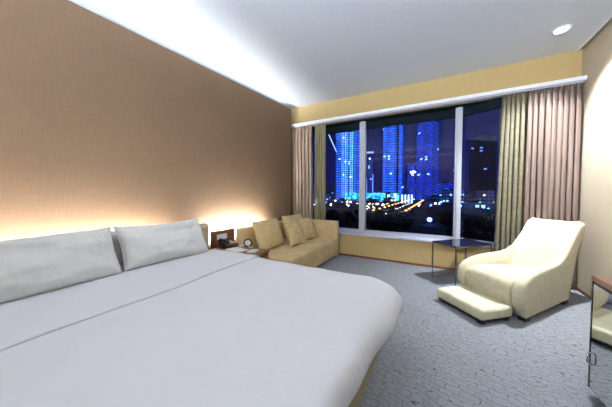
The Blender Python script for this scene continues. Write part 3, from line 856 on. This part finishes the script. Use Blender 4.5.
# low blocks
rb = random.Random(11)
lows = [(-130, 250, 40, -2, F_L), (-84, 226, 30, -6.8, F_W), (-27, 255, 9, -3.5, None), (4, 272, 20, -1.5, F_L), (26, 240, 28, -2.5, F_L), (52, 230, 24, -1, F_L), (20, 180, 20, -6, F_L), (48, 170, 22, -5, F_L),
        (70, 300, 30, 8, F_D), (-52, 222, 26, -7, F_D), (8, 330, 22, 12, F_C), (-150, 330, 30, 14, F_D), (75, 190, 26, 6, F_D)]
words = ['wide low block with blue windows behind the left net curtain', 'low block with warm windows at the far end of the cross street', None, 'low blue windowed block at the foot of the diamond patterned tower',
         'low blue windowed block just left of the right mullion', 'low blue windowed block seen in the right hand pane', 'squat block close to the dark garden left of the right mullion', 'squat block close to the dark garden in the right hand pane',
         'mid height dark block behind the dark office tower', 'flat dark block in front of the cyan podium', 'mid height deep blue block right of the diamond patterned tower', 'dark rounded block behind the left net curtain', 'dark block nearest the right curtain']
for (x, y, w, tp, m), lb in zip(lows, words):
    if m is None: continue
    tower('low_building', lb, x, y, w, 14, tp, m, (('roof_hut', DARK, lambda b: box(b, -3, 3, 4, 9, tp - GZ, tp - GZ + 1.6)),))
more = [(-104, 203, 14, -6.2, F_L, 'small blue windowed house left of the first mullion'), (-62, 250, 22, -6.6, F_L, 'blue windowed block behind the white lamps of the cross street'),
        (-44, 262, 12, -5.5, F_W, 'narrow warm windowed block between the cyan podium and the pavilion'), (-72, 200, 12, -6.8, F_W, 'tiny warm windowed house on the far side of the cross street'),
        (-3, 207, 10, -5.6, F_W, 'small warm windowed house on the right of the orange lit road'), (-2, 238, 12, -3.0, F_L, 'small blue windowed block on the right of the orange lit road'),
        (14, 300, 22, 3, F_L, 'taller blue windowed block behind the low ones near the right mullion'), (38, 262, 14, 2, F_W, 'warm windowed block directly below the dark office tower')]
for x, y, w, tp, m, lb in more:
    tower('low_building', lb, x, y, w, 10, tp, m, (('roof_hut', DARK, lambda b: box(b, -2, 2, 3, 7, tp - GZ, tp - GZ + 1.4)),))
r = empty('lit_pavilion', 'small pavilion of bright white blue columns beside the orange lit road', 'building', (-26, 252, GZ), toward(-26, 252))
part('roof', DARK, r, lambda b: box(b, -5.5, 5.5, 0, 8, 8.5, 9.3))
for i in range(4): part('lit_column', EW, r, lambda b: box(b, -5 + i * 2.9, -3.6 + i * 2.9, 0, 1.4, 0, 8.5))

# roads
RD = plain('asphalt', (.03, .03, .035), .7)
bm = bmesh.new(); box(bm, -25, -13, 100, 330, GZ, GZ + .05); o = build('road', bm, RD); o['kind'] = 'structure'
bm = bmesh.new(); box(bm, -110, -25, 138, 150, GZ, GZ + .05); o = build('cross_road', bm, RD); o['kind'] = 'structure'

def copy_tree(o, parent=None):
    c = o.copy(); COL.objects.link(c)
    if parent is not None: c.parent = parent
    for ch in list(o.children): copy_tree(ch, c)
    return c
def street_lamp(mat, label, group, r=.5):
    s = empty('street_lamp', label, 'street lamp', (0, 0, 0), 0, group)
    part('pole', DARK, s, lambda b: cyl(b, .10, .06, (0, 0, 0), (0, 0, 2.8), 6))
    part('lamp_head', mat, s, lambda b: sphere(b, (.5, 0, 2.8), r, (1.3, 1, .6), 8, 5))
    part('arm', DARK, s, lambda b: cyl(b, .05, .05, (0, 0, 2.75), (.5, 0, 2.85), 6))
    return s
FOOT = []
for q in D.objects:
    if q.get('category') == 'building' and q.name.startswith('low'):
        FOOT.append((q.location.x, q.location.y, max(v[0] for v in q.children[0].bound_box) + 16 * 0 + 6, max(v[1] for v in q.children[0].bound_box)))
LP = []
def free(x, y):
    for bx_, by_, hw_, d_ in FOOT:
        if math.hypot(x - bx_, y - by_ - d_ / 2) < math.hypot(hw_, d_ / 2) : return False
    for a_, b_ in LP:
        if math.hypot(x - a_, y - b_) < 3.2: return False
    LP.append((x, y)); return True
lo = street_lamp(EO, 'orange street lamp along the road running away from the window', 'orange street lamps on the main road')
lw = street_lamp(EWH, 'white street lamp along the cross road left of the main road', 'white street lamps on the cross road')
lb_ = street_lamp(EBL, 'blue white street lamp in the distance beyond the trees', 'small blue lamps around the far blocks', .35)
k = 0
for i in range(13):
    for x in (-25.5, -12.5):
        o = lo if k == 0 else copy_tree(lo)
        o.location = (x, 108 + i * 13 + (x > -20) * 6, GZ); LP.append(o.location[:2]); k += 1
for i in range(14):
    o = lw if i == 0 else copy_tree(lw)
    o.location = (-30 - i * 5.8, 137 if i % 2 else 151, GZ)
for i in range(30):
    o = lb_ if i == 0 else copy_tree(lb_)
    while True:
        x, y = rb.uniform(-110, 60), rb.uniform(120, 225)
        if not (-60 < x < -5) and not (5 < x < 60 and y > 160) and not (x < -60 and y > 193) and not (132 < y < 156 and x < -20) and free(x, y): break
    o.location = (x, y, GZ)
ls = street_lamp(EWH, 'lamp in the crowd of lights around the crossing of the two streets', 'lamps crowded around the street crossing', .32)
ls2 = street_lamp(EO, 'orange lamp in the crowd of lights around the crossing of the two streets', 'orange lamps crowded around the street crossing', .42)
for i in range(44):
    o = (ls, ls2)[i % 2] if i < 2 else copy_tree((ls, ls2)[i % 2])
    while True:
        x, y = rb.uniform(-52, -9), rb.uniform(112, 178)
        if not (-28 < x < -11) and abs(x + 26) < 6 + (y - 112) * .4 and not (134 < y < 154) and not (-15 < x < -1 and y > 195) and free(x, y): break
    o.location = (x, y, GZ); o.rotation_euler = (0, 0, rb.uniform(0, 6))
def car():
    s = empty('car', 'dark car with lit lamps on the orange lit main road', 'car', (0, 0, 0), 0, 'cars on the main road')
    def body(b):
        box(b, -.85, .85, -2.1, 2.1, .3, .85, bev=.12, seg=2)
        vs = box(b, -.75, .75, -1.2, 1.3, .85, 1.4)
        for v in vs:
            if v.co.z > 1.2: v.co.y *= .65; v.co.x *= .85
    part('body', DARK, s, body)
    part('head_lamp', EWH, s, lambda b: (sphere(b, (-.6, -2.1, .62), .22), sphere(b, (.6, -2.1, .62), .22)))
    part('tail_lamp', ETL, s, lambda b: (box(b, -.8, -.4, 2.05, 2.15, .55, .75), box(b, .4, .8, 2.05, 2.15, .55, .75)))
    for x in (-.8, .8):
        for y in (-1.3, 1.3): part('wheel', M['black'], s, lambda b: cyl(b, .32, .32, (x - .1, y, .32), (x + .1, y, .32), 10))
    return s
c0 = car(); k = 0
for i in range(11):
    for x, rz in ((-22, 0), (-16, PI)):
        o = c0 if k == 0 else copy_tree(c0)
        o.location = (x, 110 + i * 12.5 + rb.uniform(-3, 3), GZ + .05); o.rotation_euler = (0, 0, rz); k += 1
# beacon lamp in the garden
bl = empty('garden_lamp', 'brilliant blue garden lamp glowing among the dark trees near the right mullion', 'lamp post', (-2.08, 91.7, GZ))
part('pole', DARK, bl, lambda b: cyl(b, .08, .06, (0, 0, 0), (0, 0, 1.0), 8))
part('globe', EBL, bl, lambda b: sphere(b, (0, 0, 1.5), .75))
# trees
def tree_proto():
    s = empty('tree', 'dark round garden tree below the window', 'tree', (0, 0, 0), 0, 'dark trees of the garden below the window')
    t = NT('night_leaves'); t.base(t.ramp(t.noise(t.coord('Object'), 3, 4), [(.3, (.008, .014, .008)), (.7, (.03, .045, .02))])); t.rough(.9)
    def crown(b):
        bmesh.ops.create_icosphere(b, subdivisions=4, radius=1)
        for v in b.verts:
            n = v.co.normalized(); k = 1 + .28 * noise.noise(n * 2.1) + .22 * noise.noise(n * 6)
            v.co = Vector((n.x * 2.1 * k, n.y * 2.1 * k, 3.0 + n.z * 1.5 * k))
    part('crown', t.m, s, crown)
    part('trunk', DARK, s, lambda b: cyl(b, .22, .14, (0, 0, 0), (0, 0, 2.4), 8))
    return s
t0 = tree_proto(); k = 0
for row, yy in enumerate((57, 63, 69.5, 76, 83, 90)):
    nn = 12
    for i in range(nn):
        x = -52 + (70) * (i + .5 * (row % 2)) / nn + rb.uniform(-.5, .5)
        y = yy + rb.uniform(-.5, .5)
        if abs(x + 2.08) < 3.4 and y < 93: continue
        o = t0 if k == 0 else copy_tree(t0)
        s = rb.uniform(.8, 1.1)
        o.location = (x, y, GZ); o.rotation_euler = (0, 0, rb.uniform(0, 6)); o.scale = (s, s, s * rb.uniform(.8, 1.05)); k += 1

# ------------------------------------------------------------------ world
w = D.worlds.new('night_sky'); SC.world = w; w.use_nodes = True
nt = w.node_tree; bg = nt.nodes['Background']
tc = nt.nodes.new('ShaderNodeTexCoord'); sp = nt.nodes.new('ShaderNodeSeparateXYZ'); rp = nt.nodes.new('ShaderNodeValToRGB')
nt.links.new(tc.outputs['Generated'], sp.inputs[0]); nt.links.new(sp.outputs[2], rp.inputs[0]); nt.links.new(rp.outputs[0], bg.inputs[0])
rp.color_ramp.elements[0].position = 0; rp.color_ramp.elements[0].color = (.010, .012, .13, 1)
rp.color_ramp.elements[1].position = .45; rp.color_ramp.elements[1].color = (.012, .010, .05, 1)
bg.inputs[1].default_value = .9

# ------------------------------------------------------------------ camera
F = 234.5; PITCH = math.radians(2.0); YAW = math.atan(131 / (F / math.cos(PITCH)))
cam = D.cameras.new('camera'); co = D.objects.new('camera', cam); COL.objects.link(co)
co.location = (0, 0, 1.1); co.rotation_euler = (PI / 2 - PITCH, 0, YAW)
cam.sensor_width = 36; cam.sensor_fit = 'HORIZONTAL'; cam.lens = F / 612 * 36
cam.shift_y = (200.19 - 203.5) / 612
cam.clip_start = .02; cam.clip_end = 2000
SC.camera = co
SC.view_settings.view_transform = 'Standard'; SC.view_settings.look = 'None'
SC.view_settings.gamma = 1; SC.view_settings.use_curve_mapping = False
SC.view_settings.exposure = 0.0
SC.cycles.max_bounces = 10; SC.cycles.diffuse_bounces = 6; SC.cycles.transparent_max_bounces = 12
SC.cycles.sample_clamp_indirect = 6
